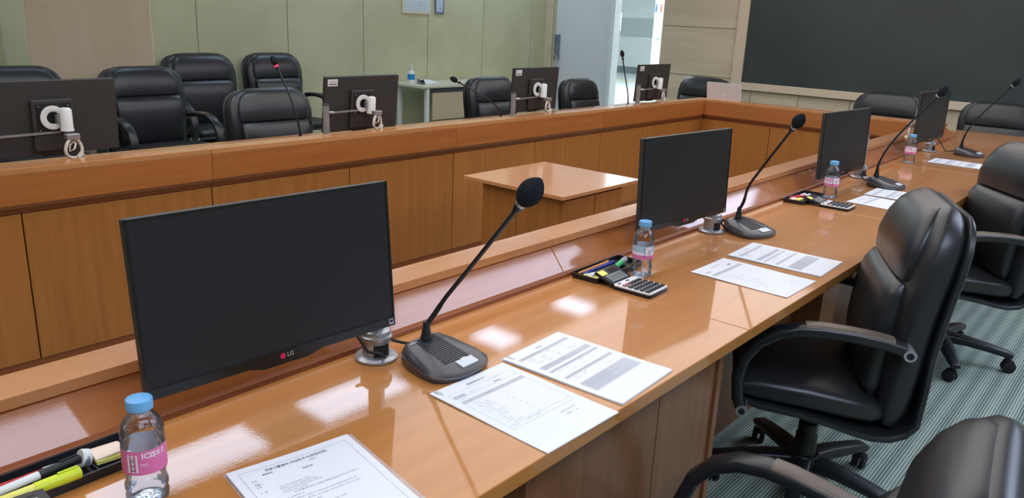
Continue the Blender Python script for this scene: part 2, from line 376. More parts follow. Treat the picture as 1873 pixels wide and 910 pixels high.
# ------------------------------------------------------------------ U-shaped conference desk, modules 1.525 m long
def zd(z): return z + D
G = .0009
def module(side, y0, y1, label):
    """side +1: near run (desk towards +x); -1: opposite run, mirrored about x=-2.305"""
    mx = (lambda x: x) if side > 0 else (lambda x: -4.61 - x)
    t = thing('conference_desk', label, 'desk', (mx(-1.05), (y0+y1)/2, 0), 0, 'modules of the U-shaped conference desk')
    def bx(mb, a, b, c, d, e, f): x0, x1 = sorted((mx(a), mx(b))); return mb.box(x0, x1, c, d, e, f)
    def pf(name, poly, m, bev=.0015, ya=y0+G, yb=y1-G):
        pts = [(mx(px), ya, zd(pz)) for px, pz in poly]
        if side < 0: pts = pts[::-1]
        MB().prism(pts[::-1], (0, yb-ya, 0)).build(name, m, t, world=True, bevel=bev)
    bx(MB(), -1.262, -.70, y0+G, y1-G, zd(-.03), zd(0)).build('desktop', W_TOP, t, world=True, bevel=.002)
    pf('ledge', [(-1.405, .078), (-1.405, .10), (-1.313, .10), (-1.313, .078)], W_LEDGE)
    pf('apron', [(-1.262, 0), (-1.266, -.02), (-1.345, -.02), (-1.345, .077), (-1.324, .077)], W_APRON)
    pf('apron_trim', [(-1.262, 0), (-1.250, 0), (-1.2535, .010), (-1.268, .012)], W_DARK, .001)
    pf('fascia', [(-1.405, .0775), (-1.385, .0775), (-1.385, -.036), (-1.405, -.036)], W_FASC)
    pf('moulding', [(-1.405, -.0365), (-1.34, -.0365), (-1.34, -.0745), (-1.378, -.0745), (-1.383, -.064), (-1.40, -.048)], W_DARK)
    h = (y1-y0)/2
    n = 2 if y1-y0 > 1 else 1
    for k in range(n):
        a = y0 + (y1-y0)/n*k; b = y0 + (y1-y0)/n*(k+1)
        bx(MB(), -1.385, -1.365, a+.0025, b-.0025, .07, zd(-.0748)).build('well_panel', W_PANEL, t, world=True, bevel=.0015)
    bx(MB(), -1.38, -1.362, y0+G, y1-G, 0, .068).build('plinth', W_DARK, t, world=True)
    # user side: modesty panel, side panel, cabinet door
    bx(MB(), -1.10, -1.06, y0+.02, y1-.02, .0, zd(-.03)).build('modesty_panel', W_MOD, t, world=True)
    return t, bx
near_lab = ['nearest section of the front desk, holding the near monitor and water bottle', 'second section of the front desk, under the second monitor', 'third section of the front desk, under the third monitor', 'fourth section of the front desk, under the farthest front monitor']
far_lab = ['leftmost section of the opposite desk, behind the wooden partition', 'second section of the opposite desk from the left', 'third section of the opposite desk, beyond the small square table', 'rightmost section of the opposite desk, by the far corner']
YM = [.225, 1.75, 3.275, 4.80, 6.325]
for k in range(4):
    t, bx = module(1, YM[k] - (.6 if k == 0 else 0), YM[k+1], near_lab[k])
    y1 = YM[k+1]
    if k == 0:
        # cabinet filling the knee space at the right end
        bx(MB(), -1.058, -.76, .95, y1-.07, 0, zd(-.0305)).build('cabinet', W_MOD, t, world=True)
        bx(MB(), -.76, -.742, .952, 1.408, .03, zd(-.034)).build('cabinet_door', W_MOD, t, world=True, bevel=.001)
        bx(MB(), -.76, -.742, 1.412, y1-.072, .03, zd(-.034)).build('cabinet_door', W_MOD, t, world=True, bevel=.001)
        bx(MB(), -1.058, -.735, y1-.069, y1-.045, 0, zd(-.0305)).build('side_panel', W_MOD, t, world=True, bevel=.001)
    else:
        bx(MB(), -1.058, -.95, y1-.2, y1-.03, 0, zd(-.0305)).build('leg_panel', W_MOD, t, world=True)
    module(-1, YM[k], YM[k+1], far_lab[k])
# end run
t = thing('conference_desk', 'end section of the desk, crossing below the blackboard', 'desk', (-2.3, 6.8, 0), 0, 'modules of the U-shaped conference desk')
def eb(name, m, *b, bev=.0015): return MB().box(*b).build(name, m, t, world=True, bevel=bev)
YL0, YL1, YB, YD = 6.345, 6.435, 6.49, 7.05
XN, XF = -1.405, -3.205
eb('desktop', W_TOP, -3.91, -.70, YB, YD, zd(-.03), zd(0), bev=.002)
eb('corner_top', W_TOP, -1.262, -.70, 6.325+G, YB-G, zd(-.03), zd(0)); eb('corner_top', W_TOP, -3.91, -3.348, 6.325+G, YB-G, zd(-.03), zd(0))
eb('ledge', W_LEDGE, XF-.092, XN+.092, YL0, YL1, zd(.078), zd(.10))
eb('ledge_return', W_LEDGE, XN, XN+.092, 6.325+G, YL0-G, zd(.078), zd(.10)); eb('ledge_return', W_LEDGE, XF-.092, XF, 6.325+G, YL0-G, zd(.078), zd(.10))
def hexa(b, tp): return MB().add(b+tp, [(3, 2, 1, 0), (4, 5, 6, 7), (0, 1, 5, 4), (1, 2, 6, 5), (2, 3, 7, 6), (3, 0, 4, 7)])
yt = YL1-.011
hexa([(-3.348, YB, D), (-1.262, YB, D), (-1.262-.083, YL0+.03, D), (-3.348+.083, YL0+.03, D)][::-1], [(-3.286, yt, D+.077), (-1.324, yt, D+.077), (-1.345, YL0+.03, D+.077), (-3.265, YL0+.03, D+.077)][::-1]).build('apron', W_APRON, t, world=True)
for xa, xb, xc in ((-1.262, -1.324, -1.345), (-3.348, -3.286, -3.265)):
    hexa([(xa, 6.327, D), (xa, YB-.001, D), (xc, YL0+.029, D), (xc, 6.327, D)], [(xb, 6.327, D+.077), (xb, yt-.001, D+.077), (xc, YL0+.029, D+.077), (xc, 6.327, D+.077)]).build('apron_return', W_APRON, t, world=True)
eb('fascia', W_FASCX, XF, XN, YL0, YL0+.02, zd(-.036), zd(.0775))
MB().prism([(XF-.0, YL0, zd(-.0365)), (XF, YL0+.005, zd(-.048)), (XF, YL0+.022, zd(-.064)), (XF, YL0+.027, zd(-.0745)), (XF, YL0+.05, zd(-.0745)), (XF, YL0+.05, zd(-.0365))], (XN-XF, 0, 0)).build('moulding', W_DARK, t, world=True)
eb('fascia', W_FASC, XF-.0, XF-.02, 6.327, YL0+.02, zd(-.036), zd(.0775)); eb('well_panel', W_PANEL, XF-.04, XF-.02, 6.327, YL0+.04, .07, zd(-.0365))
eb('fascia', W_FASC, XN, XN+.02, 6.327, YL0+.02, zd(-.036), zd(.0775)); eb('well_panel', W_PANEL, XN+.02, XN+.04, 6.327, YL0+.04, .07, zd(-.0365))
n = 3
for k in range(n):
    a = XF + (XN-XF)/n*k; b = a+(XN-XF)/n
    eb('well_panel', W_PANEL, a+(.0025 if k else -.019), b-(.0025 if k < 2 else -.019), YL0+.022, YL0+.042, .07, zd(-.0748))
eb('plinth', W_DARK, XF, XN, YL0+.025, YL0+.045, 0, .068); eb('modesty_panel', W_MOD, -3.8, -.85, YD-.35, YD-.33, 0, zd(-.031))

# small square table in the well
t = thing('square_table', 'small square wooden table on a panelled box base inside the desk ring', 'table', (-2.3, 3.05, 0))
zt = zd(-.05)
MB().box(-2.647, -2.03, 2.76, 3.40, zt-.018, zt).build('tabletop', W_LEDGE, t, world=True, bevel=.0015)
MB().box(-2.56, -2.06, 2.80, 3.29, zt-.03, zt-.0185).build('subtop', W_DARK, t, world=True)
for a, b in ((-2.55, -2.332), (-2.328, -2.07)): MB().box(a, b, 2.80, 2.82, .02, zt-.031).build('base_panel', W_PANEL, t, world=True, bevel=.001)
for a, b in ((2.80, 3.04), (3.044, 3.28)): MB().box(-2.069, -2.05, a, b, .02, zt-.031).build('base_panel', W_PANEL, t, world=True, bevel=.001)
MB().box(-2.55, -2.07, 2.822, 3.28, 0, zt-.031).build('base_core', W_PANEL, t, world=True)

# ------------------------------------------------------------------ monitors
def make_monitor():
    """origin: centre of the panel, screen faces +x, width along y"""
    t = thing('monitor', 'm', 'monitor')
    W2, H2 = .25, .147
    MB().box(-.018, -.001, -W2, W2, -H2, H2).build('housing', MONBACK, t, bevel=.003)
    MB().box(-.036, -.0185, -.07, .09, -.13, .075).build('rear_bulge', MONBACK, t, bevel=.006)
    b = MB()
    b.box(-.001, .002, -W2, -W2+.005, -H2, H2).box(-.001, .002, W2-.005, W2, -H2, H2).box(-.001, .002, -W2, W2, H2-.005, H2)
    pts = [(-W2, -H2+.018), (-W2, -H2), (-.075, -H2), (-.045, -H2-.008), (.045, -H2-.008), (.075, -H2), (W2, -H2), (W2, -H2+.018)]
    b.prism([(-.001, y, z) for y, z in pts], (.0035, 0, 0))
    bz = b.build('bezel', BEZEL, t, bevel=.0006)
    MB().box(-.001, .0008, -W2+.005, W2-.005, -H2+.018, H2-.005).build('screen', SCREEN, t)
    zz = -H2+.0075
    MB().lathe([(.0001, 0), (.0055, 0), (.0055, .0004), (.0001, .0004)], n=20, M=TR(.0026, -.008, zz) @ RY(math.pi/2)).build('logo_disc', LGRED, bz)
    MT = TR(.0027, .0, zz) @ Matrix(((0, 0, 1, 0), (1, 0, 0, 0), (0, 1, 0, 0), (0, 0, 0, 1)))
    text('L', .0085, LGGREY, 'logo_letter', bz, TR(.0003, -.0085, 0) @ MT, .0001)
    text('G', .0085, LGGREY, 'logo_letter', bz, TR(.0003, .0065, 0) @ MT, .0001)
    text('LG', .011, LGGREY, 'brand_lettering', bz, TR(0, .0075, 0) @ MT, .0001)
    s = MB().box(.0026, .003, W2-.016, W2-.005, -H2+.004, -H2+.015).build('energy_sticker', LGGREY, t)
    MB().box(.003, .0033, W2-.0145, W2-.0065, -H2+.0075, -H2+.0135).build('sticker_print', KEYB, s)
    # rear mount
    MB().box(-.038, -.036, -.055, .075, -.055, .06).build('mount_recess', PLAST, t, bevel=.001)
    MB().lathe([(.024, 0), (.044, 0), (.047, .004), (.047, .010), (.030, .013), (.024, .010)], n=32, M=TR(-.038, .018, .005) @ RY(-math.pi/2), cap=False).build('mount_ring', WPLAST, t, smooth=True)
    a = MB().lathe([(.023, -.048), (.0255, -.044), (.023, -.036), (.0215, .036), (.016, .044)], (-.068, -.022, .0), 24).build('swivel_knuckle', WPLAST, t, smooth=True)
    MB().box(-.066, -.046, -.022, .012, -.012, .018).build('swivel_stub', SILVER, a)
    for y in (-.045, .065):
        for z in (-.045, .05): MB().lathe([(.003, 0), (.003, .002)], n=8, M=TR(-.038, y, z) @ RY(-math.pi/2)).build('screw', SILVER, t)
    lb = MB().box(-.0186, -.0181, .172, .235, H2-.048, H2-.012).build('asset_sticker', WPLAST, t)
    return t
# the two separate letters are dropped: the lettering child carries them
def drop(o):
    for c in list(o.children): drop(c)
    bpy.data.objects.remove(o)
mon0 = make_monitor()
for c in [c for b in mon0.children for c in b.children if c.name.startswith('logo_letter')]: drop(c)
def place_monitor(i, loc, yaw, tilt, roll, label, group, sticker=False, flip=False):
    o = mon0 if i == 0 else copy_tree(mon0)
    o.matrix_world = TR(*loc) @ RZ(yaw + (math.pi if flip else 0)) @ RY(-tilt) @ RX(roll)
    tag(o, label, 'monitor', group)
    return o
# monitor arms
def make_arm():
    """origin at desk surface below the post, arm runs towards -y"""
    t = thing('monitor_arm', 'a', 'monitor arm')
    MB().lathe([(.042, 0), (.046, .002), (.046, .006), (.040, .010), (.036, .011)], n=32).build('foot', SILVER, t, smooth=True)
    c = MB().lathe([(.029, .010), (.029, .044), (.033, .045), (.034, .048), (.034, .053), (.031, .056), (.031, .060), (.029, .064), (.019, .067)], n=32).build('collar', SILVER, t, smooth=True)
    g = MB(); R = []
    for r in (.0293, .0300):
        for z in (.012, .038):
            R.append([Vector((r*math.cos(a), r*math.sin(a), z)) for a in [math.radians(-50+10*k) for k in range(8)]])
    g.rings([R[0], R[1]], cap=False, closed=False).rings([R[2], R[3]], cap=False, closed=False).build('cable_window', RUBBER, c)
    MB().cyl((0, 0, .060), (0, 0, .226), .0175, n=24).build('post', SILVER, t, smooth=True)
    MB().lathe([(.0195, .226), (.0195, .232), (.012, .236)], n=24).build('post_cap', GRAPH, t, smooth=True)
    MB().cyl((-.012, -.012, .190), (-.030, -.03, .190), .008, n=12).build('joint', SILVER, t, smooth=True)
    MB().box(-.002, .002, 0, .255, -.0045, .0045, M=TR(-.026, -.018, .190) @ RZ(math.pi+.108-.0)).build('arm', SILVER, t, smooth=True)
    MB().box(-.082, -.050, -.312, -.262, .168, .190).build('end_block', SILVER, t, bevel=.003)
    b = MB(); b.tube([Vector((-.068-.01*math.sin(a), -.287+.034*math.sin(a)*(1-.2*math.cos(a)), .133+.040*math.cos(a))) for a in [2*math.pi*k/20+.5 for k in range(19)]], .0065, 8)
    b.tube([(-.06, -.28, .168), (-.072, -.295, .15), (-.078, -.285, .13), (-.07, -.27, .12), (-.064, -.275, .145), (-.06, -.30, .165)], .004, 8)
    b.build('cable_loop', CABLE_W, t, smooth='all')
    MB().tube([(-.070, -.318, .112), (-.070, -.300, .092)], .011, 8).build('cable_plug', CABLE_W, t, smooth=True)
    return t
arm0 = make_arm()

NEARM = [((-1.160, .745, zd(.243)), -.04, .09, .0), ((-1.195, 2.305, zd(.227)), -.089, .04, 0), ((-1.18, 3.79, zd(.215)), -.079, .035, 0), ((-1.155, 5.235, zd(.247)), -.071, .013, 0)]
NL = ['black monitor nearest the camera on the front desk, screen off', 'black monitor second along the front desk, behind the second water bottle', 'black monitor third along the front desk, behind the third water bottle', 'black monitor farthest along the front desk, against the blackboard']
NA = [(-1.203, 1.000), (-1.2105, 2.552), (-1.205, 4.16), (-1.203, 5.52)]
FARM = [((-3.45, 1.215, zd(.247)), .05, .05), ((-3.45, 2.77, zd(.225)), .0, .10), ((-3.45, 4.275, zd(.24)), .03, .05), ((-3.45, 5.83, zd(.237)), .0, .05)]
FL = ['black monitor seen from behind at the left picture edge', 'monitor back with a white sticker, right of the red-lit microphone', 'monitor back with a white sticker, between two black chairs by the cream side table', 'monitor back standing in front of the lobby opening']
FA = [.955, 2.515, 4.02, 5.575]
def place_monitor(loc, yaw, tilt, arm, label, group, flip, sticker):
    A = copy_tree(arm0); A.location = (arm[0], arm[1], D); A.rotation_euler = (0, 0, math.pi if flip else 0)
    A.name = 'monitor'; tag(A, label, 'monitor', group)
    ai = (TR(arm[0], arm[1], D) @ RZ(math.pi if flip else 0)).inverted()
    if not flip and arm[1] < 3:
        for c in list(A.children):
            if c.name.startswith('cable_'): drop(c)
    Mx = ai @ TR(*loc) @ RZ(yaw + (math.pi if flip else 0)) @ RY(-tilt)
    for c in mon0.children:
        if c.name.startswith('asset_sticker') and not sticker: continue
        n = copy_tree(c, A); n.matrix_local = Mx
        if c.name.startswith('asset_sticker'):
            n['label'] = 'white asset sticker'
            MB().box(-.0188, -.0182, .178, .229, .106, .111).box(-.0188, -.0182, .18, .225, .117, .1185).box(-.0188, -.0182, .18, .225, .124, .1252).build('sticker_print', INK, n)
for i in range(4): place_monitor(*NEARM[i][:3], NA[i], NL[i], 'monitors on the front desk', False, False)
for i in range(4): place_monitor(*FARM[i], (-3.415, FA[i]), FL[i], 'monitors on the opposite desk', True, i > 0)
drop(mon0); drop(arm0)

# ------------------------------------------------------------------ gooseneck microphones
def mic_base_parts(t):
    secs = []
    def ring(z, s, f=1):
        # plan outline: x front = +.078, back -.075
        pts = []
        out = [(-.070, -.055), (-.078, -.04), (-.080, 0), (-.078, .04), (-.070, .055), (-.03, .073), (.02, .082), (.05, .080), (.068, .064), (.080, .03), (.082, 0), (.080, -.03), (.068, -.064), (.05, -.080), (.02, -.082), (-.03, -.073)]
        return out
    out = ring(0, 1)
    top = lambda x: .050 - (x+.08)/.16*.034
    R = []
    R.append([Vector((x*.97, y*.97, .001)) for x, y in out]); R.append([Vector((x, y, .007)) for x, y in out])
    R.append([Vector((x, y, .007+(top(x)-.007)*.40)) for x, y in out])
    R.append([Vector((x*.95, y*.94, .007+(top(x)-.007)*.72)) for x, y in out])
    R.append([Vector((x*.82, y*.80, top(x*.82)-.001)) for x, y in out]); R.append([Vector((x*.4, y*.4, top(x*.4))) for x, y in out])
    b = MB().rings(R).build('base', GRAPH, t, smooth=True)
    MB().rings([[Vector((x*1.006, y*1.006, .007+(top(x)-.007)*.36)) for x, y in out], [Vector((x*1.006, y*1.006, .007+(top(x)-.007)*.42)) for x, y in out]], cap=False).build('silver_rim', SILVER, b)
    g = MB()
    for i in range(17):
        x = -.058+i*.0058; w = .030+.006*(i/16)
        g.box(x, x+.0026, -w, w, top(x)-.0008, top(x)+.0007)
    g.build('speaker_grille', GRILL, b)
    s = math.atan(.034/.16); M = TR(.0545, .012, top(.0545)+.0) @ RY(s)
    MB().rbox(-.0115, .0115, -.024, .024, -.001, .0022, .002, M=M).build('talk_button', mat('pale_button', (206, 214, 218), .3) if 'pale_button' not in MATS else MATS['pale_button'], b)
    MB().box(-.0145, -.0125, -.006, .008, 0, .0024, M=M).build('button_light', WHITE, b)
    text('BOSCH', .0062, WPLAST, 'brand_lettering', b, TR(-.052, -.036, top(-.052)+.0012) @ RY(s) @ RZ(math.pi/2), .0002)
    MB().lathe([(.013, -.004), (.011, .004), (.0078, .024), (.0068, .034)], (-.052, 0, .05), 16).build('neck_boot', PLAST, t, smooth=True)
def make_mic(name, label, base, yaw, pts, headdir, group, red=False, head_r=.0175, head_l=.052, cable=None, grp=None):
    """pts: world stem points after the boot; head at the last"""
    t = thing(name, label, 'microphone', (base[0], base[1], D), yaw, group)
    inv = (TR(base[0], base[1], D) @ RZ(yaw)).inverted()
    mic_base_parts(t)
    P = [Vector((-.052, 0, .075))] + [inv @ Vector(p) for p in pts]
    # smooth catmull
    Q = []
    for i in range(len(P)-1):
        p0 = P[max(i-1, 0)]; p1 = P[i]; p2 = P[i+1]; p3 = P[min(i+2, len(P)-1)]
        for k in range(6):
            u = k/6; Q.append(.5*((2*p1)+(-p0+p2)*u+(2*p0-5*p1+4*p2-p3)*u*u+(-p0+3*p1-3*p2+p3)*u**3))
    Q.append(P[-1])
    n = len(Q); r = [(.0058 if i < n*.32 else .0048) for i in range(n)]
    MB().tube(Q, r, 10).build('gooseneck', PLAST, t, smooth=True)
    d = (Q[-1]-Q[-3]).normalized(); q = d.to_track_quat('Z', 'Y').to_matrix().to_4x4(); M = TR(*Q[-1]) @ q
    cp = MB().lathe([(.0055, -.02), (.0095, -.008), (.0095, .006)], n=16, M=M).build('capsule', PLAST, t, smooth=True)
    rg = MB().lathe([(.0100, .0), (.0102, .001), (.0102, .006), (.0100, .007)], n=16, M=M).build('ring', REDLIT if red else SILVER, t, smooth=True)
    if red: rg['label'] = 'ring lit red'
    prof = [(.0085, .006)] + [(head_r*math.sin(math.pi*(.12+.86*k/10))**.62, .008+head_l*(k/10)) for k in range(0, 10)] + [(head_r*.25, .008+head_l)]
    MB().lathe(prof, n=20, M=M).build('windscreen', FOAM, t, smooth=True)
    if cable:
        MB().tube([inv @ Vector(p) for p in cable], .0035, 8).build('cable', RUBBER, t, smooth=True)
    return t
def P(x, y, z): return (x, y, zd(z))
MG = 'gooseneck microphones on the front desk'
make_mic('gooseneck_microphone', 'nearest gooseneck microphone on the front desk, beside the near monitor', (-1.075, 1.075), .03,
         [P(-1.112, 1.085, .105), P(-1.086, 1.085, .142), P(-1.066, 1.085, .167), P(-1.00, 1.085, .247), P(-.895, 1.085, .377)], None, MG, head_r=.0235, head_l=.062,
         cable=[P(-1.152, 1.075, .02), P(-1.19, 1.04, .03), P(-1.225, 1.00, .06), P(-1.22, .96, .06), P(-1.175, .955, .035), P(-1.155, .975, .03), P(-1.165, .99, .015)])
make_mic('gooseneck_microphone', 'gooseneck microphone on the front desk between the second and third monitors', (-1.108, 2.64), -.22,
         [P(-1.143, 2.645, .11), P(-1.125, 2.63, .17), P(-1.07, 2.595, .25), P(-.952, 2.513, .405)], None, MG, head_r=.02, head_l=.056,
         cable=[P(-1.185, 2.655, .02), P(-1.2, 2.62, .03), P(-1.205, 2.59, .05), P(-1.175, 2.56, .03), P(-1.166, 2.585, .01)])
make_mic('gooseneck_microphone', 'third gooseneck microphone on the front desk, leaning before the blackboard', (-1.03, 4.0), -.1,
         [P(-1.075, 3.99, .11), P(-1.05, 3.985, .18), P(-.99, 3.965, .28), P(-.866, 3.935, .447)], None, MG, head_r=.018, head_l=.052,
         cable=[P(-1.10, 4.0, .02), P(-1.14, 4.03, .012), P(-1.19, 4.10, .03), P(-1.16, 4.13, .02)])
make_mic('gooseneck_microphone', 'farthest gooseneck microphone on the front desk, at the right picture edge', (-.985, 5.56), -.15,
         [P(-1.03, 5.56, .11), P(-1.01, 5.55, .17), P(-.95, 5.53, .27), P(-.825, 5.50, .44)], None, MG, head_r=.018, head_l=.052,
         cable=[P(-1.06, 5.565, .02), P(-1.12, 5.56, .01), P(-1.16, 5.58, .06), P(-1.20, 5.60, .09), P(-1.215, 5.55, .06)])
MF = 'gooseneck microphones on the opposite desk'
make_mic('gooseneck_microphone', 'gooseneck microphone with a glowing red ring before the black chairs', (-3.52, 2.39), math.pi,
         [P(-3.468, 2.385, .11), P(-3.47, 2.37, .18), P(-3.50, 2.355, .28), P(-3.565, 2.33, .415)], None, MF, red=True)
make_mic('gooseneck_microphone', 'gooseneck microphone bent left before the cream side table', (-3.52, 3.96), math.pi,
         [P(-3.468, 3.955, .10), P(-3.475, 3.92, .14), P(-3.50, 3.83, .20), P(-3.56, 3.64, .30)], None, MF)
make_mic('gooseneck_microphone', 'upright gooseneck microphone against the bright lobby opening', (-3.52, 5.52), math.pi,
         [P(-3.468, 5.515, .11), P(-3.47, 5.50, .18), P(-3.49, 5.475, .30), P(-3.505, 5.445, .435)], None, MF)

# ------------------------------------------------------------------ water bottles
def make_bottle():
    t = thing('water_bottle', 'b', 'bottle')
    prof = [(.020, .0005), (.0285, .001), (.031, .006), (.0315, .012), (.0295, .019), (.0315, .025), (.0315, .032), (.0292, .038), (.0288, .045), (.0292, .050), (.0308, .053), (.0318, .058),
            (.0318, .108), (.0312, .112), (.032, .116), (.0318, .121), (.0295, .130), (.025, .138), (.0185, .146), (.0135, .150), (.0135, .153)]
    MB().lathe(prof, n=36).build('bottle_body', PET, t, smooth='all')
    MB().lathe([(r-.0016-(.0012*math.sin(z*420) if z < .12 else 0), z+.001) for r, z in [(p[0], p[1]) for p in prof] if .0005 < z < .143], n=36).build('water', WATER, t, smooth='all')
    MB().lathe([(.014, .153), (.0158, .1535), (.0158, .155), (.014, .1555)], n=28).build('neck_ring', PET, t, smooth=True)
    MB().lathe([(.0185, .1545), (.0195, .1555), (.0195, .1685), (.0185, .171), (.015, .1722)], n=36).build('cap', CAPB, t, smooth=True)
    return t
def label_ring(t, m, z0, z1, a0=0, a1=360, r=.0322, name='label'):
    g = MB(); n = max(2, int((a1-a0)/10)); A = [math.radians(a0+(a1-a0)*k/n) for k in range(n+1)]
    g.rings([[Vector((r*math.cos(a), r*math.sin(a), z)) for a in A] for z in (z0, z1)], cap=False, closed=False)
    return g.build(name, m, t, smooth='all')
bot0 = make_bottle()
BL = ['nearest water bottle, pink label, at the bottom left corner', 'water bottle beside the open calculator, in front of the second monitor', 'water bottle behind the third calculator, in front of the third monitor', 'farthest water bottle, in front of the fourth monitor']
bots = [bot0] + [copy_tree(bot0) for _ in range(3)]
for i, (x, y, yaw) in enumerate(((-1.052, .438, 0), (-1.117, 1.925, 1.1), (-1.13, 3.52, .3), (-1.165, 4.905, 2.0))):
    b = bots[i]; b.location = (x, y, D); b.scale = (.95, .95, .95)
    tag(b, BL[i], 'bottle', 'water bottles on the front desk')
    fa = math.degrees(math.atan2(-y, -x))        # azimuth facing the camera
    if i == 0:
        lb = label_ring(b, PINK, .058, .098); lb['label'] = 'pink printed label'
        label_ring(lb, LBLW, .062, .092, fa-46, fa-18, .03232, 'label_panel')
        for k in range(9):
            z = .065+.0027*k; label_ring(lb, INK, z, z+(.0007 if k % 3 else .0014), fa-40, fa-26, .0324, 'barcode_bar')
        wrap = lambda p, r=.0324, c=fa: None
        def bend(p, c=math.radians(fa+14)): 
            a = c + p.x/.0325; rr = .0324+p.z; return Vector((rr*math.cos(a), rr*math.sin(a), .0895+p.y))
        text('ICIS', .0125, LBLW, 'brand_lettering', lb, Matrix.Identity(4), .00015, lambda p: bend(Vector((p.x-.002, p.y, p.z))), bold=.0004)
        text('8.0', .0125, LBLW, 'brand_lettering', lb, Matrix.Identity(4), .00015, lambda p: bend(Vector((p.x+.017, p.y, p.z))))
        for k in range(2): label_ring(lb, LBLW, .076-.003*k, .0768-.003*k, fa-13, fa+8, .0324, 'small_print')
    else:
        label_ring(b, LBLB if i == 1 else LBLP, .078, .098); label_ring(b, LBLW, .070, .078); label_ring(b, PINK, .058, .070)
        for c in b.children:
            pass
        label_ring(b, LBLW, .072, .096, fa+10, fa+50, .0324, 'label_panel')
        label_ring(b, INK, .062, .096, fa+8, fa+11, .0325, 'label_print')
        for k in range(5): label_ring(b, INK, .074+.003*k, .0752+.003*k, fa+30, fa+44, .0326, 'barcode_bar')

